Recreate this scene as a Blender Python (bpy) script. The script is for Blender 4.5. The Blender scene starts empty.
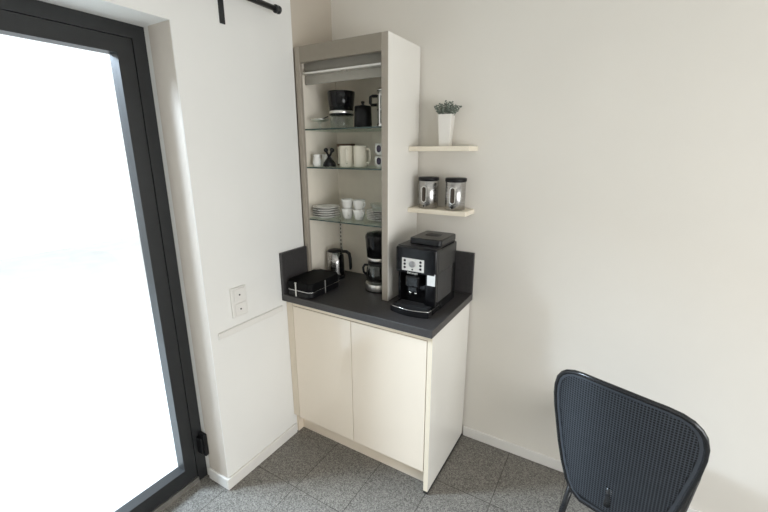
import bpy, bmesh, math, random
from mathutils import Vector, Matrix
random.seed(7)
SC = bpy.context.scene
COL = SC.collection
PI = math.pi
cos, sin = math.cos, math.sin

# ------------------------------------------------------------------ materials
def nt(name):
    m = bpy.data.materials.new(name); m.use_nodes = True
    t = m.node_tree; t.nodes.clear()
    o = t.nodes.new('ShaderNodeOutputMaterial')
    return m, t, o

def mat(name, c, rough=.5, metal=0., var=.04, scale=30., bump=0., bscale=200., coat=0., spec=.5):
    """Principled with a gentle procedural mottling (object coordinates)."""
    m, t, o = nt(name)
    b = t.nodes.new('ShaderNodeBsdfPrincipled')
    tc = t.nodes.new('ShaderNodeTexCoord')
    n = t.nodes.new('ShaderNodeTexNoise'); n.inputs['Scale'].default_value = scale; n.inputs['Detail'].default_value = 3
    r = t.nodes.new('ShaderNodeValToRGB')
    r.color_ramp.elements[0].position = .3; r.color_ramp.elements[1].position = .7
    r.color_ramp.elements[0].color = (*[x*(1-var) for x in c], 1)
    r.color_ramp.elements[1].color = (*[min(1, x*(1+var)) for x in c], 1)
    t.links.new(tc.outputs['Object'], n.inputs['Vector'])
    t.links.new(n.outputs['Fac'], r.inputs['Fac'])
    t.links.new(r.outputs['Color'], b.inputs['Base Color'])
    b.inputs['Roughness'].default_value = rough
    b.inputs['Metallic'].default_value = metal
    b.inputs['Coat Weight'].default_value = coat
    b.inputs['Specular IOR Level'].default_value = spec
    if bump:
        n2 = t.nodes.new('ShaderNodeTexNoise'); n2.inputs['Scale'].default_value = bscale
        bp = t.nodes.new('ShaderNodeBump'); bp.inputs['Strength'].default_value = bump; bp.inputs['Distance'].default_value = .002
        t.links.new(tc.outputs['Object'], n2.inputs['Vector'])
        t.links.new(n2.outputs['Fac'], bp.inputs['Height'])
        t.links.new(bp.outputs['Normal'], b.inputs['Normal'])
    t.links.new(b.outputs[0], o.inputs[0])
    return m

def brushed(name, c, rough=.28):
    m, t, o = nt(name)
    b = t.nodes.new('ShaderNodeBsdfPrincipled')
    tc = t.nodes.new('ShaderNodeTexCoord'); mp = t.nodes.new('ShaderNodeMapping')
    mp.inputs['Scale'].default_value = (8, 8, 400)
    n = t.nodes.new('ShaderNodeTexNoise'); n.inputs['Scale'].default_value = 1.5
    mr = t.nodes.new('ShaderNodeMapRange'); mr.inputs['To Min'].default_value = rough*.7; mr.inputs['To Max'].default_value = rough*1.3
    t.links.new(tc.outputs['Object'], mp.inputs['Vector']); t.links.new(mp.outputs[0], n.inputs['Vector'])
    t.links.new(n.outputs['Fac'], mr.inputs['Value']); t.links.new(mr.outputs[0], b.inputs['Roughness'])
    b.inputs['Base Color'].default_value = (*c, 1); b.inputs['Metallic'].default_value = 1
    t.links.new(b.outputs[0], o.inputs[0])
    return m

def glass(name, tint, refl=.08, rough=.02):
    m, t, o = nt(name)
    tr = t.nodes.new('ShaderNodeBsdfTransparent'); tr.inputs[0].default_value = (*tint, 1)
    gl = t.nodes.new('ShaderNodeBsdfGlossy'); gl.inputs['Roughness'].default_value = rough
    gl.inputs['Color'].default_value = (.9, .95, .93, 1)
    lw = t.nodes.new('ShaderNodeLayerWeight'); lw.inputs['Blend'].default_value = .25
    mr = t.nodes.new('ShaderNodeMapRange'); mr.inputs['To Min'].default_value = refl*.5; mr.inputs['To Max'].default_value = min(1, refl*5)
    mx = t.nodes.new('ShaderNodeMixShader')
    t.links.new(lw.outputs['Facing'], mr.inputs['Value']); t.links.new(mr.outputs[0], mx.inputs['Fac'])
    t.links.new(tr.outputs[0], mx.inputs[1]); t.links.new(gl.outputs[0], mx.inputs[2])
    t.links.new(mx.outputs[0], o.inputs[0])
    return m

def floor_mat():
    m, t, o = nt('granite_tiles')
    N = t.nodes.new; L = t.links.new
    b = N('ShaderNodeBsdfPrincipled'); tc = N('ShaderNodeTexCoord')
    mp = N('ShaderNodeMapping'); mp.inputs['Location'].default_value = (-.27+2.95, .40+4.13, 0)
    L(tc.outputs['Object'], mp.inputs['Vector'])
    br = N('ShaderNodeTexBrick'); br.offset = 0; br.squash = 1
    br.inputs['Scale'].default_value = 1; br.inputs['Brick Width'].default_value = .295; br.inputs['Row Height'].default_value = .413
    br.inputs['Mortar Size'].default_value = .0022; br.inputs['Mortar Smooth'].default_value = .1; br.inputs['Bias'].default_value = 0
    br.inputs['Color1'].default_value = (.93, .93, .93, 1); br.inputs['Color2'].default_value = (1.07, 1.07, 1.05, 1)
    br.inputs['Mortar'].default_value = (.42, .40, .38, 1)
    L(mp.outputs[0], br.inputs['Vector'])
    v = N('ShaderNodeTexVoronoi'); v.inputs['Scale'].default_value = 230
    L(tc.outputs['Object'], v.inputs['Vector'])
    n = N('ShaderNodeTexNoise'); n.inputs['Scale'].default_value = 200; n.inputs['Detail'].default_value = 4; n.inputs['Roughness'].default_value = .7
    L(tc.outputs['Object'], n.inputs['Vector'])
    sx = N('ShaderNodeSeparateColor'); L(v.outputs['Color'], sx.inputs[0])
    mm = N('ShaderNodeMath'); mm.operation = 'MULTIPLY_ADD'; mm.inputs[1].default_value = .55; 
    m2 = N('ShaderNodeMath'); m2.operation = 'MULTIPLY'; m2.inputs[1].default_value = .5
    L(n.outputs['Fac'], m2.inputs[0]); L(sx.outputs[0], mm.inputs[0]); L(m2.outputs[0], mm.inputs[2])
    r = N('ShaderNodeValToRGB'); e = r.color_ramp.elements
    e[0].position = .18; e[0].color = (*FLOOR_D, 1); e[1].position = .85; e[1].color = (*FLOOR_L, 1)
    L(mm.outputs[0], r.inputs['Fac'])
    mx = N('ShaderNodeMix'); mx.data_type = 'RGBA'; mx.blend_type = 'MULTIPLY'; mx.inputs[0].default_value = 1
    L(r.outputs['Color'], mx.inputs[6]); L(br.outputs['Color'], mx.inputs[7])
    L(mx.outputs[2], b.inputs['Base Color'])
    b.inputs['Roughness'].default_value = .38; b.inputs['Specular IOR Level'].default_value = .45
    bp = N('ShaderNodeBump'); bp.inputs['Strength'].default_value = .25; bp.inputs['Distance'].default_value = .002
    iv = N('ShaderNodeMath'); iv.operation = 'SUBTRACT'; iv.inputs[0].default_value = 1
    L(br.outputs['Fac'], iv.inputs[1]); L(iv.outputs[0], bp.inputs['Height']); L(bp.outputs[0], b.inputs['Normal'])
    L(b.outputs[0], o.inputs[0])
    return m
FLOOR_D = (.052, .048, .042); FLOOR_L = (.29, .272, .245)

M = dict(
    wall=mat('white_plaster', (.80, .79, .755), .85, var=.012, scale=3, bump=.12, bscale=160),
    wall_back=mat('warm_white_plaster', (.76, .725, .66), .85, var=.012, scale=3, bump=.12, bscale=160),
    wall_rec=mat('shaded_warm_plaster', (.55, .49, .41), .9, var=.012, scale=3, bump=.12, bscale=160),  # warm back-wall tone with corner shade mixed into the colour
    jamb=mat('shaded_jamb_paint', (.60, .54, .47), .7, var=.012),  # shade on the jamb put into its colour
    trimw=mat('white_gloss_paint', (.76, .74, .70), .4, var=.01),
    ceil=mat('ceiling_paint', (.80, .79, .76), .9, var=.01),
    floor=floor_mat(),
    cream=mat('cream_lacquer', (.86, .765, .64), .16, var=.008, scale=6, coat=.3),
    creame=mat('cream_front_edge', (.84, .75, .60), .3, var=.01),
    creamd=mat('cream_edge', (.74, .655, .53), .35, var=.01),
    panel=mat('off_white_panel', (.80, .775, .72), .22, var=.008, scale=6),
    plinth=mat('beige_plinth', (.80, .70, .57), .4, var=.01),
    taupe=mat('taupe_metal_lacquer', (.27, .237, .188), .4, .15, var=.02),
    post=mat('light_taupe_lacquer', (.36, .315, .26), .4, .1, var=.02),
    grillb=mat('matt_black_grill', (.004, .004, .0045), .6, var=.05, spec=.12),
    inner=mat('beige_interior', (.84, .775, .67), .45, var=.015),
    shutter=mat('grey_shutter', (.34, .32, .275), .45, .1, var=.03),
    alu=brushed('brushed_aluminium', (.80, .79, .76), .3),
    steel=brushed('brushed_steel', (.43, .42, .41), .26),
    chrome=mat('chrome', (.86, .86, .86), .08, 1, var=0),
    worktop=mat('anthracite_laminate', (.045, .042, .042), .42, var=.12, scale=90, bump=.05),
    black=mat('black_gloss_plastic', (.005, .005, .006), .12, var=.05, spec=.3),
    blackm=mat('black_matt_plastic', (.007, .007, .008), .38, var=.05, bump=.05, spec=.28),
    charc=mat('charcoal_plastic', (.027, .027, .028), .4, var=.05, spec=.3),
    lidgrey=mat('dark_grey_gloss_lid', (.012, .012, .013), .25, var=.05, spec=.35),
    blackmet=mat('black_painted_metal', (.016, .017, .018), .4, var=.05),
    silverp=mat('silver_panel_plastic', (.74, .73, .70), .35, var=.01),
    dial=mat('grey_dial', (.36, .36, .36), .3, .5, var=.02),
    sticker=mat('white_paper_sticker', (.82, .83, .82), .6, var=.02),
    white=mat('white_glazed_ceramic', (.80, .79, .75), .16, var=.008),
    creamc=mat('cream_glazed_ceramic', (.82, .765, .65), .18, var=.008),
    pot=mat('white_matt_ceramic', (.74, .71, .655), .5, var=.01),
    wood=mat('pale_cream_wood', (.82, .745, .61), .4, var=.03, scale=12),
    leaf=mat('grey_green_leaf', (.17, .20, .165), .5, var=.6, scale=170),
    brown=mat('brown_card', (.13, .075, .05), .6, var=.1),
    purple=mat('dark_purple_print', (.03, .02, .05), .4, var=.1),
    glass=glass('clear_glass', (.96, .97, .965), .12),
    glassd=glass('smoky_carafe_glass', (.16, .15, .15), .14),
    shelf=glass('pale_green_shelf_glass', (.88, .925, .90), .08),
    shelfe=mat('dark_green_glass_edge', (.03, .055, .05), .1, var=.05),
    pane=glass('window_glass', (.97, .98, .98), .06, .0),
    seatfab=mat('black_seat_pad', (.012, .013, .015), .6, var=.1),
    mesh=mat('black_blue_perforated_metal', (.085, .095, .112), .3, .5, var=.05),
    rim=mat('black_tube', (.012, .013, .015), .2, var=.05),
    terrace=mat('pale_terrace_concrete', (.70, .70, .68), .8, var=.05, scale=4),
    dark=mat('dark_gap', (.02, .018, .016), .7, var=.1),
    coffee=mat('dark_coffee_beans', (.05, .035, .025), .5, var=.5, scale=120),
)

# ------------------------------------------------------------------ mesh helpers
def box(bm, x0, x1, y0, y1, z0, z1, bev=0., seg=2, mi=0):
    b2 = bmesh.new()
    bmesh.ops.create_cube(b2, size=1)
    for v in b2.verts:
        v.co = Vector(((x0+x1)/2+v.co.x*(x1-x0), (y0+y1)/2+v.co.y*(y1-y0), (z0+z1)/2+v.co.z*(z1-z0)))
    if bev: bmesh.ops.bevel(b2, geom=b2.edges[:], offset=bev, segments=seg, profile=.5, affect='EDGES')
    merge(bm, b2, mi)

def merge(bm, b2, mi=0, mtx=None):
    if mtx: b2.transform(mtx)
    mp = {v: bm.verts.new(v.co) for v in b2.verts}
    for f in b2.faces:
        try:
            g = bm.faces.new([mp[v] for v in f.verts]); g.material_index = mi; g.smooth = f.smooth
        except ValueError: pass
    b2.free()

def lathe(bm, prof, cx=0, cy=0, z=0, n=32, mi=0, smooth=True, flute=0., nf=12):
    """prof: list of (r, z). r==0 closes."""
    rings = []
    for r, h in prof:
        if r < 1e-6: rings.append([bm.verts.new((cx, cy, z+h))])
        else:
            rings.append([bm.verts.new((cx+r*(1+flute*cos(nf*2*PI*i/n))*cos(2*PI*i/n), cy+r*(1+flute*cos(nf*2*PI*i/n))*sin(2*PI*i/n), z+h)) for i in range(n)])
    for a, b in zip(rings, rings[1:]):
        for i in range(n):
            j = (i+1) % n
            if len(a) == 1 and len(b) == 1: continue
            if len(a) == 1: f = bm.faces.new((a[0], b[j], b[i]))
            elif len(b) == 1: f = bm.faces.new((a[i], a[j], b[0]))
            else: f = bm.faces.new((a[i], a[j], b[j], b[i]))
            f.material_index = mi; f.smooth = smooth

def tube(bm, pts, r, n=10, closed=False, mi=0, flat=1.):
    pts = [Vector(p) for p in pts]; k = len(pts); rings = []
    up = None
    for i, p in enumerate(pts):
        a = pts[(i-1) % k] if (closed or i > 0) else p
        b = pts[(i+1) % k] if (closed or i < k-1) else p
        d = (b-a).normalized()
        if up is None:
            up = Vector((0, 0, 1)) if abs(d.z) < .9 else Vector((0, 1, 0))
        s = d.cross(up).normalized(); up = s.cross(d).normalized()
        rr = r[i] if isinstance(r, (list, tuple)) else r
        rings.append([bm.verts.new(p+s*rr*cos(2*PI*q/n)+up*rr*flat*sin(2*PI*q/n)) for q in range(n)])
    m = k if closed else k-1
    for i in range(m):
        a, b = rings[i], rings[(i+1) % k]
        for q in range(n):
            f = bm.faces.new((a[q], a[(q+1) % n], b[(q+1) % n], b[q])); f.smooth = True; f.material_index = mi
    if not closed:
        f = bm.faces.new(rings[0][::-1]); f.material_index = mi
        f = bm.faces.new(rings[-1]); f.material_index = mi

def prism(bm, outline, z0, z1, bev=0., seg=2, mi=0):
    """outline: ccw list of (x,y)"""
    b2 = bmesh.new()
    a = [b2.verts.new((x, y, z0)) for x, y in outline]; b = [b2.verts.new((x, y, z1)) for x, y in outline]
    n = len(outline)
    b2.faces.new(a[::-1]); b2.faces.new(b)
    for i in range(n): b2.faces.new((a[i], a[(i+1) % n], b[(i+1) % n], b[i]))
    if bev:
        ed = [e for e in b2.edges if abs(e.verts[0].co.z-e.verts[1].co.z) < 1e-6]
        bmesh.ops.bevel(b2, geom=ed, offset=bev, segments=seg, profile=.5, affect='EDGES')
    merge(bm, b2, mi)

def rrect(x0, x1, y0, y1, r, n=5, corners=(1, 1, 1, 1)):
    """rounded rectangle outline; corners: (-x-y, +x-y, +x+y, -x+y)"""
    o = []
    for k, (cx, cy, a0) in enumerate(((x0+r, y0+r, PI), (x1-r, y0+r, 1.5*PI), (x1-r, y1-r, 0), (x0+r, y1-r, .5*PI))):
        if corners[k]:
            for i in range(n+1):
                a = a0+.5*PI*i/n; o.append((cx+r*cos(a), cy+r*sin(a)))
        else:
            o.append(((x0, x1, x1, x0)[k], (y0, y0, y1, y1)[k]))
    return o

def cyl_patch(bm, r, ang, zc, w, h, n=9, k=17, mi=0):
    """pill-shaped patch lying on a cylinder of radius r, facing angle ang"""
    rows = []
    for j in range(k):
        z = -h/2+h*j/(k-1)
        ww = w/2
        e = abs(z)-(h/2-w/2)
        if e > 0: ww = math.sqrt(max(1e-8, (w/2)**2-e*e))
        rows.append([bm.verts.new((r*cos(ang+u*ww/r), r*sin(ang+u*ww/r), zc+z)) for u in [-1+2*i/(n-1) for i in range(n)]])
    for a, b in zip(rows, rows[1:]):
        for i in range(n-1):
            f = bm.faces.new((a[i], a[i+1], b[i+1], b[i])); f.smooth = True; f.material_index = mi

def obj(name, bm, m, parent=None, loc=None, smooth_angle=True):
    me = bpy.data.meshes.new(name)
    bmesh.ops.recalc_face_normals(bm, faces=bm.faces[:])
    bm.to_mesh(me); bm.free()
    for x in (m if isinstance(m, (list, tuple)) else [m]): me.materials.append(x)
    o = bpy.data.objects.new(name, me); COL.objects.link(o)
    if parent: o.parent = parent
    if loc: o.location = loc
    return o

def B(*boxes, bev=0., seg=2):
    bm = bmesh.new()
    for b in boxes: box(bm, *b, bev=bev, seg=seg)
    return bm

def tag(o, label=None, cat=None, group=None, kind=None):
    if label: o['label'] = label
    if cat: o['category'] = cat
    if group: o['group'] = group
    if kind: o['kind'] = kind
    return o

def thing(name, label, cat, loc=(0, 0, 0), rz=0, group=None):
    o = bpy.data.objects.new(name, None); COL.objects.link(o)
    o.empty_display_size = .05
    o.location = loc; o.rotation_euler = (0, 0, rz)
    return tag(o, label, cat, group)

def struct(name, bm, m, label=None, parent=None):
    o = obj(name, bm, m, parent)
    if not parent: tag(o, label, None, None, 'structure')
    return o

def dup(root, loc, rz, label, group=None):
    r = root.copy(); COL.objects.link(r); r.location = loc; r.rotation_euler = (0, 0, rz); r['label'] = label
    if group: r['group'] = group
    for ch in list(root.children):
        c = ch.copy(); COL.objects.link(c); c.parent = r
        for g in list(ch.children):
            d = g.copy(); COL.objects.link(d); d.parent = c
    return r

def text_bm(txt, size, mtx, depth=.0006):
    cu = bpy.data.curves.new('lettering', 'FONT'); cu.body = txt; cu.size = size; cu.extrude = depth
    cu.align_x = 'CENTER'; cu.align_y = 'CENTER'
    to = bpy.data.objects.new('lettering', cu); COL.objects.link(to)
    dg = bpy.context.evaluated_depsgraph_get(); dg.update()
    me = bpy.data.meshes.new_from_object(to.evaluated_get(dg))
    bm = bmesh.new(); bm.from_mesh(me); bm.transform(mtx)
    bpy.data.objects.remove(to); bpy.data.curves.remove(cu); bpy.data.meshes.remove(me)
    return bm

# ------------------------------------------------------------------ room
WX = -.012            # left wall plane
XR, YB, CE = 3.7, -4.6, 2.62
JY = -.99             # jamb plane where the left wall ends at the terrace door
D0, D1, DH = JY, -2.75, 2.13
struct('floor', B((-.30, XR, YB, .12, -.1, 0)), M['floor'], 'speckled grey granite tile floor')
struct('ceiling', B((-.30, XR, YB, .12, CE, CE+.1)), M['ceil'], 'white ceiling')
struct('wall_back', B((-.30, XR, 0, .12, 0, CE)), M['wall_back'], 'warm white back wall behind the cabinet')
bm = bmesh.new()
box(bm, WX-.28, WX, JY, -.345, 0, CE); box(bm, WX-.28, WX, -.345, 0, 0, .905)
box(bm, WX-.28, WX, D1, D0, DH, CE)
box(bm, WX-.28, WX, YB, D1, 0, CE)
struct('wall_left_recess', B((WX-.28, WX-.016, -.345, 0, .905, CE)), M['wall_rec'], 'warm wall strip beside the tall cabinet, colour darkened for shade')  # warm paint like the back wall, darkened further to carry the shade
struct('wall_left', bm, M['wall'], 'white left wall with socket and cable duct')
# right wall with a wide window, rear wall
W0, W1, WZ0, WZ1 = -3.3, -.75, .25, 1.85
bm = bmesh.new()
box(bm, XR, XR+.2, YB, W0, 0, CE); box(bm, XR, XR+.2, W1, .12, 0, CE)
box(bm, XR, XR+.2, W0, W1, 0, WZ0); box(bm, XR, XR+.2, W0, W1, WZ1, CE)
struct('wall_right', bm, M['wall'], 'white right wall with window')
struct('wall_rear', B((-.30, XR+.2, YB-.15, YB, 0, CE)), M['wall'], 'white rear wall')
bm = bmesh.new()
for a, b, c, d in ((W0, W1, WZ0, WZ0+.06), (W0, W1, WZ1-.06, WZ1), (W0, W0+.06, WZ0+.06, WZ1-.06), (W1-.06, W1, WZ0+.06, WZ1-.06), (-2.06, -2.0, WZ0+.06, WZ1-.06)):
    box(bm, XR+.05, XR+.11, a, b, c, d)
w = struct('window_1', bm, M['trimw'], 'white framed window in the right wall')
struct('window_pane', B((XR+.075, XR+.081, W0+.06, W1-.06, WZ0+.06, WZ1-.06)), M['pane'], parent=w)
# terrace door in the left opening: black frame, two leaves, clear glass
DX0, DX1 = -.255, -.187
bm = bmesh.new()
for y0, y1, z0, z1 in ((D0-.05, D0, 0, DH), (D1, D1+.05, 0, DH), (D1+.05, D0-.05, DH-.05, DH)):
    box(bm, DX0, DX1, y0, y1, z0, z1)
d = struct('door_1', bm, M['blackmet'], 'black framed glass terrace door in the left wall opening')
for a, b in ((D0-.052, (D0+D1)/2+.002), ((D0+D1)/2-.002, D1+.052)):
    y0, y1 = min(a, b), max(a, b)
    bm = bmesh.new()
    for q in ((y0, y0+.06, .03, DH-.052), (y1-.06, y1, .03, DH-.052), (y0+.06, y1-.06, .03, .11), (y0+.06, y1-.06, DH-.11, DH-.052)):
        box(bm, DX0+.006, DX1-.004, *q)
    lf = struct('door_leaf', bm, M['blackmet'], parent=d)
    struct('door_pane', B((-.224, -.218, y0+.06, y1-.06, .11, DH-.11)), M['pane'], parent=lf)
struct('door_threshold', B((DX0, DX1+.004, D1+.05, D0-.05, 0, .028)), M['alu'], parent=d)
bm = bmesh.new()
box(bm, DX1-.003, -.142, D0-.022, D0-.001, .150, .275, .004)
box(bm, DX1-.003, -.150, D0-.034, D0-.022, .165, .26, .004)
struct('door_hinge', bm, M['blackm'], parent=d)
tag(obj('terrace', B((-7, -.30, -7, 3, -.14, -.04)), M['terrace']), 'pale terrace floor outside the glass door', None, None, 'structure')
# skirting, cable duct
bbh, bt = .064, .012
def skirt(name, b, lab):
    bm = bmesh.new(); box(bm, *b, bev=.003, seg=1); struct(name, bm, M['trimw'], lab)
skirt('baseboard_left', (WX, WX+bt, JY-bt, -.502, 0, bbh), 'white skirting board along the left wall')
skirt('baseboard_jamb', (DX1+.03, WX, JY-bt, JY, 0, bbh), 'white skirting board on the door jamb')
skirt('baseboard_back', (.876, XR, -bt, 0, 0, bbh), 'white skirting board along the back wall')
struct('jamb_shade_sheet', B((DX1+.031, WX-.004, JY-.0012, JY, bbh, DH)), M['jamb'], 'thin added sheet on the door jamb, beige for its shade')  # sheet added over the jamb, its darker colour stands for shade
skirt('trim_1', (WX, WX+.010, -.953, -.545, .814, .846), 'white cable duct running along the left wall to the worktop')

# ------------------------------------------------------------------ base cabinet
H, TT = .91, .038
FY = -.511
t = thing('base_cabinet', 'glossy cream two-door base cabinet under the dark worktop', 'cabinet', (0, 0, 0))
def part(name, bm, m, p=t, label=None):
    o = obj(name, bm, m, p)
    if label: o['label'] = label
    return o
part('side_panel', B((.8485, .872, FY+.0012, -.013, .018, H-TT), bev=.0008, seg=1), M['panel'], label='off-white right side panel')
part('edge_band', B((.8485, .8715, FY, FY+.0011, .018, H-TT)), M['creame'], label='cream front edge of the right side panel')
part('side_panel', B((WX+.0005, -.001, FY+.022, -.002, .001, H-TT)), M['plinth'])
part('foot_strip', B((.849, .8715, FY+.002, -.013, 0, .018)), M['dark'], label='thin dark strip under the side panel')
part('back_panel', B((-.0005, .848, -.010, -.002, .10, H-TT)), M['inner'])
part('bottom_panel', B((-.0005, .848, FY+.025, -.010, .1245, .141)), M['creamd'])
part('top_rail', B((.036, .848, FY+.001, FY+.06, H-TT-.030, H-TT)), M['creame'])
part('filler_strip', B((WX+.001, .033, FY+.001, FY+.021, .130, H-TT), bev=.001, seg=1), M['creamd'])
part('plinth', B((-.0005, .848, -.447, -.431, .001, .1235)), M['plinth'])
for x0, x1 in ((.036, .4245), (.4275, .8445)):
    part('door', B((x0, x1, FY, FY+.019, .127, .838), bev=.0014, seg=2), M['cream'])

# worktop with upstands
t = thing('worktop', 'dark anthracite worktop with upstands on the cream base cabinet', 'worktop', (0, 0, H-TT))
def wbox(x0, x1, y0, y1, z0, z1, bev=.0015): return B((x0, x1, y0, y1, z0-(H-TT), z1-(H-TT)), bev=bev, seg=1)
part('slab', wbox(WX+.001, .882, -.5415, -.001, H-TT, H), M['worktop'], t)
part('upstand', wbox(WX+.001, .007, -.5405, -.342, H, 1.139), M['worktop'], t)
part('upstand', wbox(.5425, .8815, -.016, -.001, H, 1.139), M['worktop'], t)

# ------------------------------------------------------------------ tall cabinet with roller shutter
UT, UY, UR = 2.167, -.3386, .5417
UL = WX+.001
t = thing('tall_cabinet', 'tall open cabinet with raised roller shutter and glass shelves on the worktop', 'cabinet', (0, 0, H))
z = lambda a: a-H
part('side_panel', B((UL, UL+.006, UY+.02, -.001, 0, z(UT))), M['inner'], t)
part('side_panel', B((.5235, UR, UY+.002, -.017, 0, z(UT)), bev=.001, seg=1), M['panel'], t, 'off-white right side panel')
part('back_panel', B((UL+.006, .5235, -.012, -.002, 0, z(UT-.018))), M['inner'], t)
part('top_panel', B((UL+.006, .5235, UY+.02, -.002, z(UT-.018), z(UT))), M['inner'], t)
part('frame_post', B((UL, .0205, UY, UY+.0195, 0, z(UT)), bev=.0012, seg=1), M['post'], t, 'narrow taupe left front post')
part('frame_post', B((.505, UR-.002, UY, UY+.02, 0, z(UT)), bev=.0012, seg=1), M['post'], t, 'taupe right front post')
part('top_rail', B((.0207, .505, UY, UY+.0195, z(2.092), z(UT)), bev=.0012, seg=1), M['taupe'], t)
bm = bmesh.new(); box(bm, .0, .5215, UY+.060, UY+.068, z(1.997), z(2.140), .002, 1)
sh = part('roller_shutter', bm, M['shutter'], t)
bm = bmesh.new(); box(bm, .012, .492, UY+.0205, UY+.0595, z(2.040), z(2.051), .002, 1)
part('handle_bar', bm, M['alu'], sh, 'bright aluminium pull bar')
part('shutter_box', B((UL+.006, .5225, UY+.072, -.0125, z(2.056), z(UT-.019))), M['inner'], t)
SH = (1.775, 1.578, 1.294)
for sz in SH:
    bm = bmesh.new(); box(bm, UL+.0065, .523, -.316, -.0125, z(sz-.007), z(sz), .0008, 1)
    bm.faces.ensure_lookup_table()
    for f in bm.faces:
        c = f.calc_center_median()
        if c.y < -.3145: f.material_index = 1
    part('glass_shelf', bm, [M['shelf'], M['shelfe']], t)
bm = bmesh.new()
box(bm, -.0050, .0150, -.0165, -.0122, z(H+.003), z(1.280))
for k in range(14):
    box(bm, .0015, .0085, -.0172, -.0166, z(.93+.025*k), z(.942+.025*k), mi=1)
part('shelf_rail', bm, [M['alu'], M['dark']], t, 'perforated metal shelf rail in the back corner')

# ------------------------------------------------------------------ floating wall shelves
for zt, lab in ((1.684, 'cream floating shelf holding the potted plant, upper of the two'), (1.371, 'cream floating shelf holding two steel canisters, lower of the two')):
    bm = bmesh.new(); box(bm, UR+.0008, .862, -.134, -.0005, zt-.0235, zt, .0015, 1)
    tag(obj('wall_shelf', bm, M['wood']), lab, 'shelf')

# potted plant
t = thing('potted_plant', 'small dark green succulent in a tall white square pot on upper wall shelf', 'plant', (.716, -.070, 1.684), math.radians(8))
bm = bmesh.new()
def sq(hw, h, r=.005): return [(x, y, h) for x, y in rrect(-hw, hw, -hw, hw, r, 3)]
rows = [sq(.0275, 0), sq(.0275, .002), sq(.0355, .150), sq(.0325, .150), sq(.0315, .128)]
rv = [[bm.verts.new(p) for p in r] for r in rows]
for a, b in zip(rv, rv[1:]):
    for i in range(len(a)): bm.faces.new((a[i], a[(i+1) % len(a)], b[(i+1) % len(b)], b[i]))
bm.faces.new(rv[0][::-1])
obj('pot', bm, M['pot'], t)
bm = bmesh.new(); prism(bm, rrect(-.0312, .0312, -.0312, .0312, .004, 3), .128, .138)
obj('soil', bm, M['coffee'], t)
bm = bmesh.new()
def leaf(bm, base, d, L, w):
    d = d.normalized(); s = d.cross(Vector((0, 0, 1)));
    s = s.normalized() if s.length > .01 else Vector((1, 0, 0)); n = s.cross(d).normalized()
    p = [base, base+d*L*.45+s*w, base+d*L, base+d*L*.45-s*w]; q = base+d*L*.5+n*w*.7
    v = [bm.verts.new(x) for x in p]; c = bm.verts.new(q); c2 = bm.verts.new(base+d*L*.5-n*w*.5)
    for i in range(4):
        bm.faces.new((v[i], v[(i+1) % 4], c)); bm.faces.new((v[(i+1) % 4], v[i], c2))
for k in range(22):
    a = 2.4*k; u0 = math.sqrt((k+.5)/22); rr = .028*u0; tilt = .66*u0
    base = Vector((rr*cos(a), rr*sin(a), .134)); dr = Vector((sin(tilt)*cos(a), sin(tilt)*sin(a), cos(tilt)))
    Ls = random.uniform(.060, .070)*(1.15-.25*u0); tip = base+dr*Ls
    tube(bm, [base, tip], .0014, 5)
    for j in range(9):
        u = .40+.60*j/8; aa = 2.4*j+k; p = base+dr*Ls*u
        e = Vector((cos(aa), sin(aa), .5))
        leaf(bm, p, e, random.uniform(.010, .015), .0056)
    leaf(bm, tip, dr, .009, .0045)
obj('foliage', bm, M['leaf'], t)

# canisters
def canister(loc, rz, lab):
    t = thing('canister', lab, 'canister', loc, rz, 'steel canisters on the lower wall shelf')
    bm = bmesh.new(); R = .0505
    lathe(bm, [(0, .001), (R-.002, .001), (R, .003), (R, .140), (R-.002, .142), (0, .142)], n=48)
    obj('body', bm, M['steel'], t)
    bm = bmesh.new(); lathe(bm, [(0, .1422), (R+.002, .1422), (R+.0035, .144), (R+.0035, .156), (R+.001, .160), (0, .161)], n=48)
    obj('lid', bm, M['blackm'], t)
    bm = bmesh.new(); cyl_patch(bm, R+.0008, -PI/2, .074, .029, .086)
    obj('window_frame', bm, M['alu'], t)
    bm = bmesh.new(); cyl_patch(bm, R+.0016, -PI/2, .074, .022, .078)
    obj('window_slot', bm, M['coffee'], t)
    bm = bmesh.new(); cyl_patch(bm, R+.0008, -PI/2, .014, .006, .010)
    obj('stud', bm, M['blackm'], t)
canister((.632, -.070, 1.371), math.radians(-4), 'left one of two steel canisters with black lid and oval window on lower shelf')
canister((.782, -.072, 1.371), math.radians(4), 'right one of two steel canisters with black lid and oval window on lower shelf')

# ------------------------------------------------------------------ espresso machine
ex, ey = .714, -.27
t = thing('espresso_machine', 'large black automatic espresso machine with silver control panel on the worktop', 'coffee machine', (ex, ey, H))
t.scale = (1, 1, .965)
X0, X1 = -.107, .107      # local body sides
F = -.108                 # front face (world -.378)
bm = bmesh.new()
box(bm, X0, X1, -.04, .150, .004, .322, .006)
box(bm, X0, X1, F, -.03, .190, .324, .010, 3)
box(bm, .050, X1, F+.002, -.03, .036, .20, .006)
box(bm, X0, X0+.016, F+.03, -.03, .036, .20, .005)
box(bm, X0+.004, X1-.004, F-.02, -.03, 0.002, .034, .004)
obj('body', bm, M['black'], t)
bm = bmesh.new(); box(bm, X0+.006, X1-.006, F+.012, .14, .3235, .3285, .002, 1)
obj('top_plate', bm, M['charc'], t)
# hopper lid on top
bm = bmesh.new()
prism(bm, rrect(-.062, .104, -.055, .148, .018, 4), .3288, .362, .006, 2)
ld = obj('hopper_lid', bm, M['lidgrey'], t)
bm = bmesh.new(); prism(bm, rrect(-.022, .054, .030, .085, .014, 4), .3615, .3635)
obj('lid_recess', bm, M['blackm'], ld)
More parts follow.
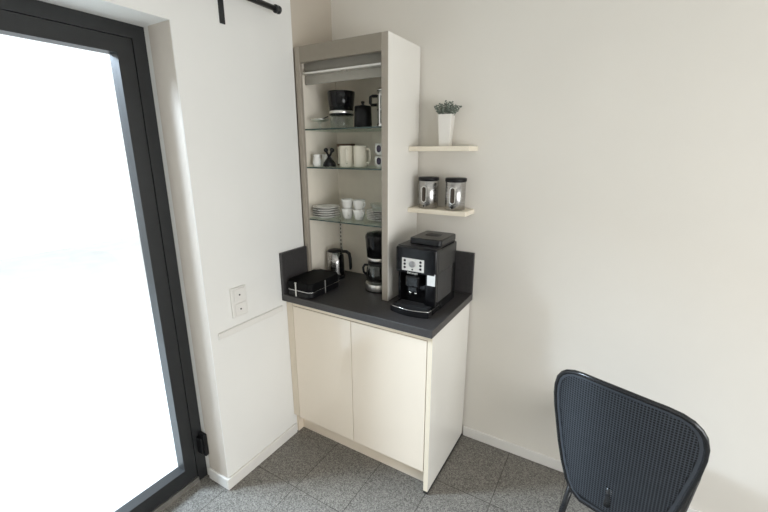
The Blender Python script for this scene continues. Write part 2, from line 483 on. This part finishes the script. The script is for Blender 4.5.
# side panel
bm = bmesh.new(); box(bm, X1-.001, X1+.0015, F+.025, .085, .055, .205, .0012, 1)
obj('side_panel', bm, M['charc'], t)
bm = bmesh.new(); box(bm, X1-.001, X1+.0012, F+.025, .14, .212, .314, .001, 1)
obj('side_panel', bm, M['lidgrey'], t)
# control panel
bm = bmesh.new(); box(bm, -.070, .046, F-.004, F+.001, .206, .270, .0018, 2)
cp = obj('control_panel', bm, M['silverp'], t); cp['label'] = 'silver control panel'
def disc_front(bm, x, zz, r, d, y=F-.004, n=20):
    b2 = bmesh.new(); lathe(b2, [(0, 0), (r, 0), (r, d*.7), (r*.85, d), (0, d)], n=n)
    merge(bm, b2, 0, Matrix.Translation((x, y, zz)) @ Matrix.Rotation(PI/2, 4, 'X'))
bm = bmesh.new(); disc_front(bm, -.013, .243, .0155, .010)
obj('dial', bm, M['dial'], cp)
for sx in (-.055, .028):
    for k in range(3):
        bm = bmesh.new(); disc_front(bm, sx+.001, .2575-.0175*k, .0062, .002)
        obj('button', bm, M['blackm'], cp)
bm = bmesh.new(); disc_front(bm, -.013, .2155, .0045, .0015)
obj('button', bm, M['blackm'], cp)
bm = text_bm("De'Longhi", .0135, Matrix.Translation((-.014, F-.0008, .196)) @ Matrix.Rotation(PI/2, 4, 'X'))
obj('logo', bm, M['silverp'], t)
# spout with two nozzles
bm = bmesh.new()
box(bm, -.046, .026, F-.012, F+.02, .125, .184, .008, 3)
box(bm, -.036, .016, F-.009, F+.03, .098, .13, .006, 2)
sp = obj('coffee_spout', bm, M['black'], t)
for x in (-.024, .004):
    bm = bmesh.new(); lathe(bm, [(0, 0), (.0055, 0), (.0075, .012), (0, .012)], x, F+.002, .0862, 14)
    obj('nozzle', bm, M['chrome'], sp)
bm = bmesh.new(); box(bm, .0625, .103, F+.0006, F+.0016, .146, .207)
obj('sticker', bm, M['sticker'], t)['label'] = 'white paper sticker'
# drip tray
bm = bmesh.new()
ol = [(X0+.006, -.04), (X0+.006, F-.058)] + [(X0+.006+(X1-X0-.012)*i/10, F-.058-.020*sin(PI*i/10)) for i in range(1, 10)] + [(X1-.006, F-.058), (X1-.006, -.04)]
prism(bm, ol, .001, .032, .003, 2)
tr = obj('drip_tray', bm, M['blackm'], t)
bm = bmesh.new()
tube(bm, [(x, y, .0335) for x, y in ol[1:-1]] + [(X1-.006, F+.0, .0335)], .0018, 8)
obj('tray_rim', bm, M['chrome'], tr)['label'] = 'thin chrome rim'
bm = bmesh.new()
for k in range(9): box(bm, X0+.02, X1-.02, F-.056+.010*k, F-.052+.010*k, .0325, .0355, .001, 1)
obj('grid', bm, M['charc'], tr)
for zz in (.290, .205):
    bm = bmesh.new(); b2 = bmesh.new(); lathe(b2, [(0, 0), (.007, 0), (.006, .008), (0, .008)], n=14)
    merge(bm, b2, 0, Matrix.Translation((X0+.001, F+.045, zz)) @ Matrix.Rotation(-PI/2, 4, 'Y'))
    obj('hook', bm, M['chrome'], t)

# ------------------------------------------------------------------ contact grill
t = thing('electric_grill', 'low black box-shaped electric grill with silver strips at left worktop corner', 'grill', (.1045, -.404, H))
bm = bmesh.new()
prism(bm, rrect(-.086, .086, -.128, .128, .026, 5), .004, .036, .005, 2)
obj('base', bm, M['blackm'], t)
bm = bmesh.new()
prism(bm, rrect(-.086, .086, -.128, .128, .026, 5), .0375, .082, .013, 3)
obj('lid', bm, M['grillb'], t)
bm = bmesh.new()
tube(bm, [(x, y, .0367) for x, y in rrect(-.0875, .0875, -.1295, .1295, .026, 6)], .0018, 8, True)
obj('rim', bm, M['chrome'], t)['label'] = 'thin chrome rim'
bm = bmesh.new(); box(bm, -.018, -.010, -.1330, -.1292, .003, .080, .001, 1); box(bm, -.0205, -.0075, -.1335, -.120, .0765, .0815, .001, 1)
obj('clip', bm, M['alu'], t)
bm = bmesh.new(); box(bm, .0874, .0905, -.015, -.008, .003, .078, .001, 1)
obj('clip', bm, M['alu'], t)
for sx in (-.06, .06):
    for sy in (-.1, .1):
        bm = bmesh.new(); lathe(bm, [(0, 0.0005), (.010, 0.0005), (.010, .0045), (0, .0045)], sx, sy, 0, 12)
        obj('foot', bm, M['blackm'], t)

# ------------------------------------------------------------------ kettle
t = thing('kettle', 'brushed steel electric kettle with black handle inside the tall cabinet', 'kettle', (.066, -.155, H), math.radians(4))
bm = bmesh.new(); lathe(bm, [(0, .001), (.054, .001), (.056, .004), (.055, .016), (.050, .018), (0, .018)], n=40)
obj('base', bm, M['blackm'], t)
bm = bmesh.new(); lathe(bm, [(0, .0185), (.0525, .0185), (.053, .03), (.051, .10), (.048, .166), (0, .166)], n=40)
obj('body', bm, M['steel'], t)
bm = bmesh.new(); lathe(bm, [(0, .1665), (.0475, .1665), (.044, .174), (.02, .178), (0, .178)], n=40)
obj('lid', bm, M['blackm'], t)
bm = bmesh.new()
tube(bm, [(.044, 0, .170), (.078, 0, .172), (.098, 0, .162), (.104, 0, .13), (.106, 0, .080), (.104, 0, .065)], [.011, .012, .012, .011, .010, .008], 12, flat=.8)
obj('handle', bm, M['blackm'], t)
bm = bmesh.new(); cyl_patch(bm, .0536, -.12, .09, .046, .135)
for v in bm.verts:
    k = 1-.085*(v.co.z-.03)/.13; v.co.x *= k; v.co.y *= k
obj('water_window', bm, M['black'], t)
bm = bmesh.new(); tube(bm, [(-.040, 0, .145), (-.055, 0, .163)], [.015, .010], 12)
obj('spout', bm, M['steel'], t)

# ------------------------------------------------------------------ filter coffee maker
t = thing('filter_coffee_maker', 'black filter coffee maker with steel bands behind the right cabinet post', 'coffee maker', (.404, -.200, H))
t.scale = (1.05, 1.05, 1.02)
bm = bmesh.new(); lathe(bm, [(0, .001), (.074, .001), (.074, .006), (0, .006)], n=40); box(bm, -.05, .05, .052, .098, .001, .312, .012, 3)
obj('back_column', bm, M['black'], t)
bm = bmesh.new(); lathe(bm, [(0, .0062), (.072, .0062), (.073, .009), (.073, .040), (.071, .043), (0, .043)], n=40)
obj('base_band', bm, M['alu'], t)['label'] = 'brushed steel base ring'
bm = bmesh.new(); lathe(bm, [(0, .0435), (.048, .0435), (.064, .055), (.068, .085), (.064, .125), (.056, .148), (.054, .148), (.062, .124), (.066, .085), (.062, .057), (0, .047)], 0, -.004, 0, 40)
cf = obj('carafe', bm, M['glassd'], t)
bm = bmesh.new(); lathe(bm, [(.0570, .146), (.0575, .152), (.056, .160), (0, .162), (0, .149), (.052, .146)], 0, -.004, 0, 40)
obj('carafe_lid', bm, M['blackm'], cf)
bm = bmesh.new(); tube(bm, [(-.048, -.030, .140), (-.064, -.042, .140), (-.071, -.046, .124), (-.068, -.045, .100), (-.058, -.038, .088)], .008, 10, flat=.8)
obj('carafe_handle', bm, M['blackm'], cf)
bm = bmesh.new(); lathe(bm, [(0, .168), (.062, .168), (.064, .170), (.064, .186), (.062, .188), (0, .188)], n=40)
obj('steel_band', bm, M['alu'], t)['label'] = 'brushed steel band under the filter head'
bm = bmesh.new(); lathe(bm, [(0, .1885), (.064, .1885), (.068, .25), (.072, .296), (.071, .304), (.062, .316), (.03, .324), (0, .325)], n=40)
obj('filter_head', bm, M['black'], t)

# ------------------------------------------------------------------ top glass shelf
Z1, Z2, Z3 = SH
t = thing('footed_dish', 'small glass footed dish at the left of the top glass shelf', 'dish', (.060, -.245, Z1))
bm = bmesh.new(); lathe(bm, [(0, .0005), (.026, .0005), (.026, .003), (.006, .008), (.005, .028), (.012, .034), (.012, .036), (0, .037)], n=24)
obj('foot', bm, M['glass'], t)
bm = bmesh.new(); lathe(bm, [(0, .0375), (.03, .038), (.049, .048), (.050, .052), (.047, .052), (.03, .043), (0, .042)], n=32)
obj('bowl', bm, M['alu'], t)
bm = bmesh.new(); tube(bm, [(.012, -.005, .048), (.055, .004, .064)], .003, 8)
obj('spoon', bm, M['blackm'], t)

t = thing('coffee_grinder', 'black tapered coffee grinder with silver band on clear jar, top glass shelf', 'grinder', (.152, -.170, Z1))
bm = bmesh.new(); lathe(bm, [(0, .001), (.058, .001), (.061, .004), (.063, .070), (.061, .070), (.058, .006), (0, .005)], n=40)
obj('jar', bm, M['glass'], t)
bm = bmesh.new(); lathe(bm, [(0, .0705), (.064, .0705), (.066, .074), (.066, .078), (0, .078)], n=40)
obj('collar', bm, M['black'], t)
bm = bmesh.new(); lathe(bm, [(0, .0785), (.0635, .0785), (.065, .081), (.065, .092), (.0635, .094), (0, .094)], n=40)
obj('band', bm, M['alu'], t)
bm = bmesh.new(); lathe(bm, [(0, .0945), (.064, .0945), (.069, .14), (.0735, .187), (.072, .191), (.03, .194), (0, .194)], n=40)
obj('hopper', bm, M['black'], t)

t = thing('coffee_pot', 'black coffee pot with knob lid beside the grinder on top glass shelf', 'pot', (.300, -.185, Z1), math.radians(-10))
bm = bmesh.new(); lathe(bm, [(0, .001), (.046, .001), (.047, .004), (.045, .06), (.044, .104), (0, .104)], n=36)
obj('body', bm, M['blackm'], t)
bm = bmesh.new(); lathe(bm, [(0, .1045), (.0445, .1045), (.042, .110), (.012, .115), (.006, .118), (.006, .121), (.010, .126), (.009, .133), (0, .135)], n=36)
obj('lid', bm, M['blackm'], t)
bm = bmesh.new(); tube(bm, [(-.038, 0, .070), (-.052, 0, .088), (-.056, 0, .094)], [.011, .007, .005], 10)
obj('spout', bm, M['blackm'], t)

t = thing('french_press', 'tall glass cafetiere in metal frame with black handle, partly behind right post', 'french press', (.440, -.180, Z1))
bm = bmesh.new(); lathe(bm, [(0, .006), (.044, .006), (.046, .010), (.046, .166), (.048, .172), (.046, .172), (.044, .166), (.044, .012), (0, .010)], n=36)
obj('beaker', bm, M['glass'], t)
bm = bmesh.new()
lathe(bm, [(.0465, .002), (.048, .002), (.048, .022), (.0465, .022), (.0465, .002)], n=36)
lathe(bm, [(.0465, .082), (.0478, .082), (.0478, .090), (.0465, .090), (.0465, .082)], n=36)
lathe(bm, [(.0465, .150), (.0478, .150), (.0478, .158), (.0465, .158), (.0465, .150)], n=36)
for k in range(4):
    a = PI/4+PI/2*k+.5; b2 = bmesh.new(); box(b2, .0466, .0482, -.005, .005, .001, .158)
    merge(bm, b2, 0, Matrix.Rotation(a, 4, 'Z'))
obj('frame', bm, M['chrome'], t)
bm = bmesh.new(); lathe(bm, [(0, .1725), (.049, .1725), (.050, .176), (.045, .186), (0, .190)], n=36)
ld = obj('lid', bm, M['chrome'], t)
bm = bmesh.new(); lathe(bm, [(0, .190), (.003, .190), (.003, .205), (.011, .208), (.011, .216), (0, .219)], n=16)
obj('plunger_knob', bm, M['blackm'], ld)
bm = bmesh.new(); a = PI+.35
P = lambda r, h: (r*cos(a), r*sin(a), h)
tube(bm, [P(.048, .152), P(.072, .152), P(.080, .146), P(.080, .07), P(.074, .056), P(.048, .056)][0:2] + [P(.082, .148), P(.083, .118), P(.076, .110), P(.049, .110)], .0075, 10)
obj('handle', bm, M['blackm'], t)

# ------------------------------------------------------------------ middle glass shelf
def creamer(loc, rz, lab):
    t = thing('creamer', lab, 'creamer', loc, rz, 'white creamers on the middle glass shelf')
    bm = bmesh.new(); lathe(bm, [(0, .001), (.021, .001), (.0245, .008), (.024, .030), (.019, .046), (.018, .054), (.022, .066), (.0205, .066), (.0165, .054), (.017, .046), (.0215, .030), (.021, .010), (0, .006)], n=28)
    obj('body', bm, M['white'], t)
    bm = bmesh.new(); tube(bm, [(.020, 0, .055), (.034, 0, .054), (.038, 0, .042), (.034, 0, .026), (.023, 0, .022)], .003, 8)
    obj('handle', bm, M['white'], t)
creamer((.043, -.262, Z2), 2.3, 'small white creamer at far left of the middle glass shelf')
creamer((.023, -.165, Z2), .6, 'small white creamer behind the far left creamer, beside black stand on middle shelf')

t = thing('condiment_stand', 'small black stand with flared base and two rounded prongs on middle glass shelf', 'stand', (.108, -.235, Z2))
bm = bmesh.new(); lathe(bm, [(0, .001), (.035, .001), (.036, .006), (.032, .022), (.019, .038), (.010, .048), (0, .050)], n=32)
obj('base', bm, M['blackm'], t)
for s in (-1, 1):
    bm = bmesh.new()
    tube(bm, [(-s*.008, 0, .044), (s*.010, 0, .066), (s*.020, 0, .084)], [.007, .006, .007], 10)
    b2 = bmesh.new(); bmesh.ops.create_uvsphere(b2, u_segments=16, v_segments=10, radius=.0125)
    for f in b2.faces: f.smooth = True
    merge(bm, b2, 0, Matrix.Translation((s*.021, 0, .088)))
    obj('prong', bm, M['blackm'], t)

t = thing('tea_box', 'cream and brown tea box standing behind the cream mugs', 'box', (.106, -.075, Z2))
bm = bmesh.new(); box(bm, -.052, .050, -.020, .020, .001, .124, .001, 1)
obj('carton', bm, M['brown'], t)
bm = bmesh.new(); box(bm, -.045, -.028, -.0212, -.0201, .012, .108); box(bm, -.014, .042, -.0212, -.0201, .012, .108)
obj('front_label', bm, M['creamc'], t)

def mug(loc, rz, lab):
    t = thing('mug', lab, 'mug', loc, rz, 'cream mugs on the middle glass shelf')
    bm = bmesh.new(); r = .0375
    lathe(bm, [(0, .001), (r-.004, .001), (r, .005), (r, .109), (r-.0015, .111), (r-.004, .109), (r-.004, .010), (0, .008)], n=40)
    obj('body', bm, M['creamc'], t)
    bm = bmesh.new(); tube(bm, [(r-.002, 0, .095), (r+.018, 0, .094), (r+.027, 0, .080), (r+.027, 0, .045), (r+.018, 0, .026), (r-.002, 0, .022)], .0055, 10)
    obj('handle', bm, M['creamc'], t)
mug((.202, -.205, Z2), math.radians(-52), 'tall cream mug beside the black stand, left of the two cream mugs')
mug((.284, -.190, Z2), math.radians(-2), 'tall cream mug with handle pointing right, right of the two cream mugs')

def print_cup(zb, lab):
    t = thing('printed_cup', lab, 'cup', (.425, -.195, zb), math.radians(-35), 'printed cups behind the right post')
    bm = bmesh.new(); r = .040
    lathe(bm, [(0, .001), (r-.012, .001), (r-.010, .004), (r, .020), (r, .060), (r-.003, .060), (r-.003, .020), (r-.014, .007), (0, .006)], n=36)
    obj('body', bm, M['white'], t)
    bm = bmesh.new(); cyl_patch(bm, r+.0006, -.95, .034, .026, .036)
    obj('print', bm, M['purple'], t)
print_cup(Z2, 'white cup with dark print by right post, lower of the two stacked')
print_cup(Z2+.0605, 'white cup with dark print by right post, upper of the two stacked')
bm = bmesh.new(); lathe(bm, [(0, .001), (.028, .001), (.030, .004), (.034, .082), (.0325, .082), (.028, .008), (0, .008)], .375, -.105, 0, 32)
tag(obj('drinking_glass', bm, M['glass'], None, (0, 0, Z2)), 'clear drinking glass behind the right cream mug on middle shelf', 'glass')

# ------------------------------------------------------------------ lowest glass shelf
ORD = ['lowest', 'second from the bottom', 'third from the bottom', 'fourth from the bottom', 'fifth from the bottom', 'sixth from the bottom', 'topmost']
def plate_bm(R, h):
    bm = bmesh.new()
    lathe(bm, [(0, .001), (R*.55, .001), (R*.58, .0035), (R*.8, h*.7), (R, h-.001), (R, h), (R*.97, h+.0008), (R*.78, h*.7+.003), (R*.55, .0055), (0, .005)], n=44)
    return bm
def stack(R, h, pitch, n, cx, cy, z0, side, grp):
    first = None
    for k in range(n):
        which = ORD[k] if k < n-1 else 'topmost'
        lab = f'white plate, {which} in the {side} plate stack on lowest glass shelf'
        if first is None:
            first = obj('plate', plate_bm(R, h), M['white'], None, (cx, cy, z0)); o = first
        else:
            o = first.copy(); COL.objects.link(o)
        o.location = (cx+random.uniform(-.0015, .0015), cy+random.uniform(-.0015, .0015), z0+pitch*k)
        tag(o, lab, 'plate', grp)
stack(.079, .016, .0128, 5, .0765, -.240, Z3, 'left', 'plates in the left stack')
stack(.082, .014, .0093, 6, .400, -.165, Z3, 'right', 'plates in the right stack')

def cup(loc, rz, lab):
    t = thing('coffee_cup', lab, 'cup', loc, rz, 'white coffee cups on the lowest glass shelf'); t.scale = (.90, .90, .95)
    bm = bmesh.new(); r = .0375
    lathe(bm, [(0, .001), (.022, .001), (.024, .004), (.031, .020), (.0355, .042), (r, .061), (r-.002, .062), (.0325, .042), (.028, .022), (.020, .009), (0, .008)], n=72, flute=.012, nf=12)
    obj('body', bm, M['white'], t)
    bm = bmesh.new(); tube(bm, [(.033, 0, .050), (.047, 0, .050), (.052, 0, .040), (.045, 0, .026), (.031, 0, .021)], .0035, 8)
    obj('handle', bm, M['white'], t)
cup((.2015, -.205, Z3), math.radians(-40), 'white fluted coffee cup, bottom of the left cup pair on lowest shelf')
cup((.2015, -.205, Z3+.0515), math.radians(110), 'white fluted coffee cup, top of the left cup pair on lowest shelf')
cup((.2790, -.205, Z3), math.radians(-25), 'white fluted coffee cup, bottom of the right cup pair on lowest shelf')
cup((.2790, -.205, Z3+.0515), math.radians(-10), 'white fluted coffee cup with handle right, top of the right cup pair')
bm = bmesh.new(); lathe(bm, [(0, .001), (.030, .001), (.033, .004), (.048, .040), (.0465, .040), (.031, .007), (0, .006)], .385, -.17, 0, 32)
tag(obj('glass_bowl', bm, M['glass'], None, (0, 0, Z3+.0093*5+.0065)), 'small clear glass bowl on top of the right plate stack', 'bowl')

# ------------------------------------------------------------------ wall socket and curtain rod
t = thing('wall_socket', 'white double wall socket on the left wall above the cable duct', 'socket', (WX, -.8215, .963))
bm = bmesh.new(); box(bm, 0, .011, -.044, .044, -.074, .074, .003, 2)
obj('plate', bm, M['trimw'], t)
for zc in (.036, -.036):
    bm = bmesh.new(); box(bm, .0112, .0150, -.030, .033, zc-.030, zc+.030, .0015, 1)
    s = obj('insert', bm, M['trimw'], t)
    b2 = bmesh.new(); lathe(b2, [(0, 0), (.0042, 0), (.0042, .0008), (0, .0008)], n=12)
    bm = bmesh.new(); merge(bm, b2, 0, Matrix.Translation((.0151, .0, zc)) @ Matrix.Rotation(PI/2, 4, 'Y'))
    obj('hole', bm, M['dark'], s)

t = thing('curtain_rod', 'black metal curtain rod with ring end cap high on the left wall', 'curtain rod', (0, 0, 0))
bm = bmesh.new(); tube(bm, [(.055, -3.0, 2.282), (.055, -.515, 2.282)], .0115, 16)
obj('rod', bm, M['blackmet'], t)
bm = bmesh.new()
b2 = bmesh.new(); lathe(b2, [(0, 0), (.0165, 0), (.0175, .003), (.0175, .010), (.0135, .013), (.0135, .016), (.0175, .019), (.0165, .028), (0, .029)], n=24)
merge(bm, b2, 0, Matrix.Translation((.055, -.520, 2.282)) @ Matrix.Rotation(-PI/2, 4, 'X'))
obj('end_cap', bm, M['blackmet'], t)
for yb in (-.759, -2.8):
    bm = bmesh.new(); box(bm, WX, WX+.006, yb-.0125, yb+.0125, 2.172, 2.40, .001, 1); box(bm, WX+.006, .062, yb-.008, yb+.008, 2.262, 2.2705)
    obj('bracket', bm, M['blackmet'], t)

# ------------------------------------------------------------------ chair (seen from behind)
t = thing('dining_chair', 'black chair with perforated tapered backrest standing by the right edge', 'chair', (1.666, -.385, 0), math.radians(-18))
HW = [(.335, .095), (.356, .132), (.396, .155), (.467, .178), (.553, .198), (.64, .213), (.704, .224), (.76, .2295), (.80, .2285), (.838, .220), (.862, .206), (.880, .187), (.893, .160), (.900, .125), (.903, .08)]
def hw(zz):
    if zz <= HW[0][0]: return HW[0][1]
    for (a, p), (b, q) in zip(HW, HW[1:]):
        if zz <= b: return p+(q-p)*(zz-a)/(b-a)
    return HW[-1][1]
def by(x, zz): return -.19-.12*(zz-.45)+.035*(x/.23)**2
outl = [(p, a) for a, p in HW] + [(-p, a) for a, p in HW[::-1]]
def inset(o, d):
    n = len(o); r = []
    for i in range(n):
        a, b, c = Vector(o[i-1]), Vector(o[i]), Vector(o[(i+1) % n])
        n1 = Vector((-(b-a).y, (b-a).x)).normalized(); n2 = Vector((-(c-b).y, (c-b).x)).normalized()
        m = (n1+n2).normalized(); r.append(tuple(b+m*d))
    return r
inn = inset(outl, .016)
bm = bmesh.new()
tube(bm, [(x, by(x, q), q) for x, q in outl], .0085, 10, True)
bk = obj('backrest', bm, M['rim'], t)
bm = bmesh.new()
a = [bm.verts.new((x, by(x, q)-.004, q)) for x, q in outl]; b = [bm.verts.new((x, by(x, q)-.004, q)) for x, q in inn]
for i in range(len(a)): bm.faces.new((a[i], a[(i+1) % len(a)], b[(i+1) % len(a)], b[i]))
pt = .0095; hr = .0038
zq = .365
while zq < .89:
    xq = -.24
    while xq < .24:
        if max(abs(xq), abs(xq+pt)) < min(hw(zq), hw(zq+pt))-.012 and zq+pt < .890:
            cs = [(xq, zq), (xq+pt/2, zq), (xq+pt, zq), (xq+pt, zq+pt/2), (xq+pt, zq+pt), (xq+pt/2, zq+pt), (xq, zq+pt), (xq, zq+pt/2)]
            ci = [(xq+pt/2+hr*cos(-.75*PI+PI/4*k), zq+pt/2+hr*sin(-.75*PI+PI/4*k)) for k in range(8)]
            A = [bm.verts.new((x, by(x, q)-.0035, q)) for x, q in cs]; C = [bm.verts.new((x, by(x, q)-.0035, q)) for x, q in ci]
            for k in range(8): bm.faces.new((A[k], A[(k+1) % 8], C[(k+1) % 8], C[k]))
        xq += pt
    zq += pt
obj('perforated_sheet', bm, M['mesh'], bk)
bm = bmesh.new()
rows = []
for k in range(24):
    zz = .345+(.895-.345)*k/23; w = hw(zz)-.006
    rows.append([bm.verts.new((w*(-1+i/6), by(w*(-1+i/6), zz)+.003, zz)) for i in range(13)])
for p, q in zip(rows, rows[1:]):
    for i in range(12):
        f = bm.faces.new((p[i], p[i+1], q[i+1], q[i])); f.smooth = True
obj('back_pad', bm, M['seatfab'], bk)
bm = bmesh.new(); prism(bm, rrect(-.205, .205, -.17, .25, .07, 6), .425, .465, .012, 3)
obj('seat', bm, M['seatfab'], t)
for sx in (-1, 1):
    for y0, y1 in ((-.12, -.20), (.19, .24)):
        bm = bmesh.new(); tube(bm, [(sx*.14, y0, .424), (sx*.175, y1, .002)], [.014, .010], 12)
        obj('leg', bm, M['rim'], t)
bm = bmesh.new(); tube(bm, [(0, -.16, .418), (0, -.185, .40), (0, -.186, .48)], .012, 10); tube(bm, [(0, -.17, .418), (0, .2, .418)], .012, 10)
obj('back_bracket', bm, M['rim'], t)

# ------------------------------------------------------------------ light
def area(name, loc, rot, sx, sy, power, col):
    l = bpy.data.lights.new(name, 'AREA'); l.shape = 'RECTANGLE'; l.size = sx; l.size_y = sy; l.energy = power; l.color = col
    o = bpy.data.objects.new(name, l); COL.objects.link(o); o.location = loc; o.rotation_euler = rot
    return o
# daylight entering through the right window and the terrace door
area('window_daylight', (XR-.02, (W0+W1)/2, (WZ0+WZ1)/2), (0, PI/2, 0), WZ1-WZ0-.1, W1-W0-.1, 63, (.98, .985, .99))
tl = area('terrace_daylight', (-1.75, -2.08, 2.95), (0, 0, 0), .8, .8, 360, (.70, .84, 1))
tl.rotation_euler = (Vector((.6, -.95, 0))-tl.location).to_track_quat('-Z', 'Y').to_euler()
area('fill_light', (1.9, -2.9, CE-.05), (0, 0, 0), .8, .8, 6, (1, .93, .82))  # added warm fill below the ceiling, out of view, no fixture behind it
wd = bpy.data.worlds.new('daylight'); SC.world = wd; wd.use_nodes = True
bg = wd.node_tree.nodes['Background']; bg.inputs[0].default_value = (.93, .97, 1, 1); bg.inputs[1].default_value = 1.6

# ------------------------------------------------------------------ camera (solved from the photograph)
cam = bpy.data.cameras.new('camera'); co = bpy.data.objects.new('camera', cam); COL.objects.link(co)
yaw, pit, rol, f = .5386, -.2626, -.0009, 391.0241
fw = Vector((-sin(yaw)*cos(pit), cos(yaw)*cos(pit), sin(pit))); rt = Vector((cos(yaw), sin(yaw), 0)); up = rt.cross(fw)
r2 = rt*cos(rol)+up*sin(rol); u2 = up*cos(rol)-rt*sin(rol)
mx = Matrix((r2, u2, -fw)).transposed().to_4x4(); mx.translation = (1.4965, -1.9754, 1.6622)
co.matrix_world = mx
cam.sensor_width = 36; cam.sensor_fit = 'HORIZONTAL'; cam.lens = f/768*36; cam.clip_start = .02
SC.camera = co
SC.view_settings.view_transform = 'Standard'; SC.view_settings.look = 'None'; SC.view_settings.exposure = 0
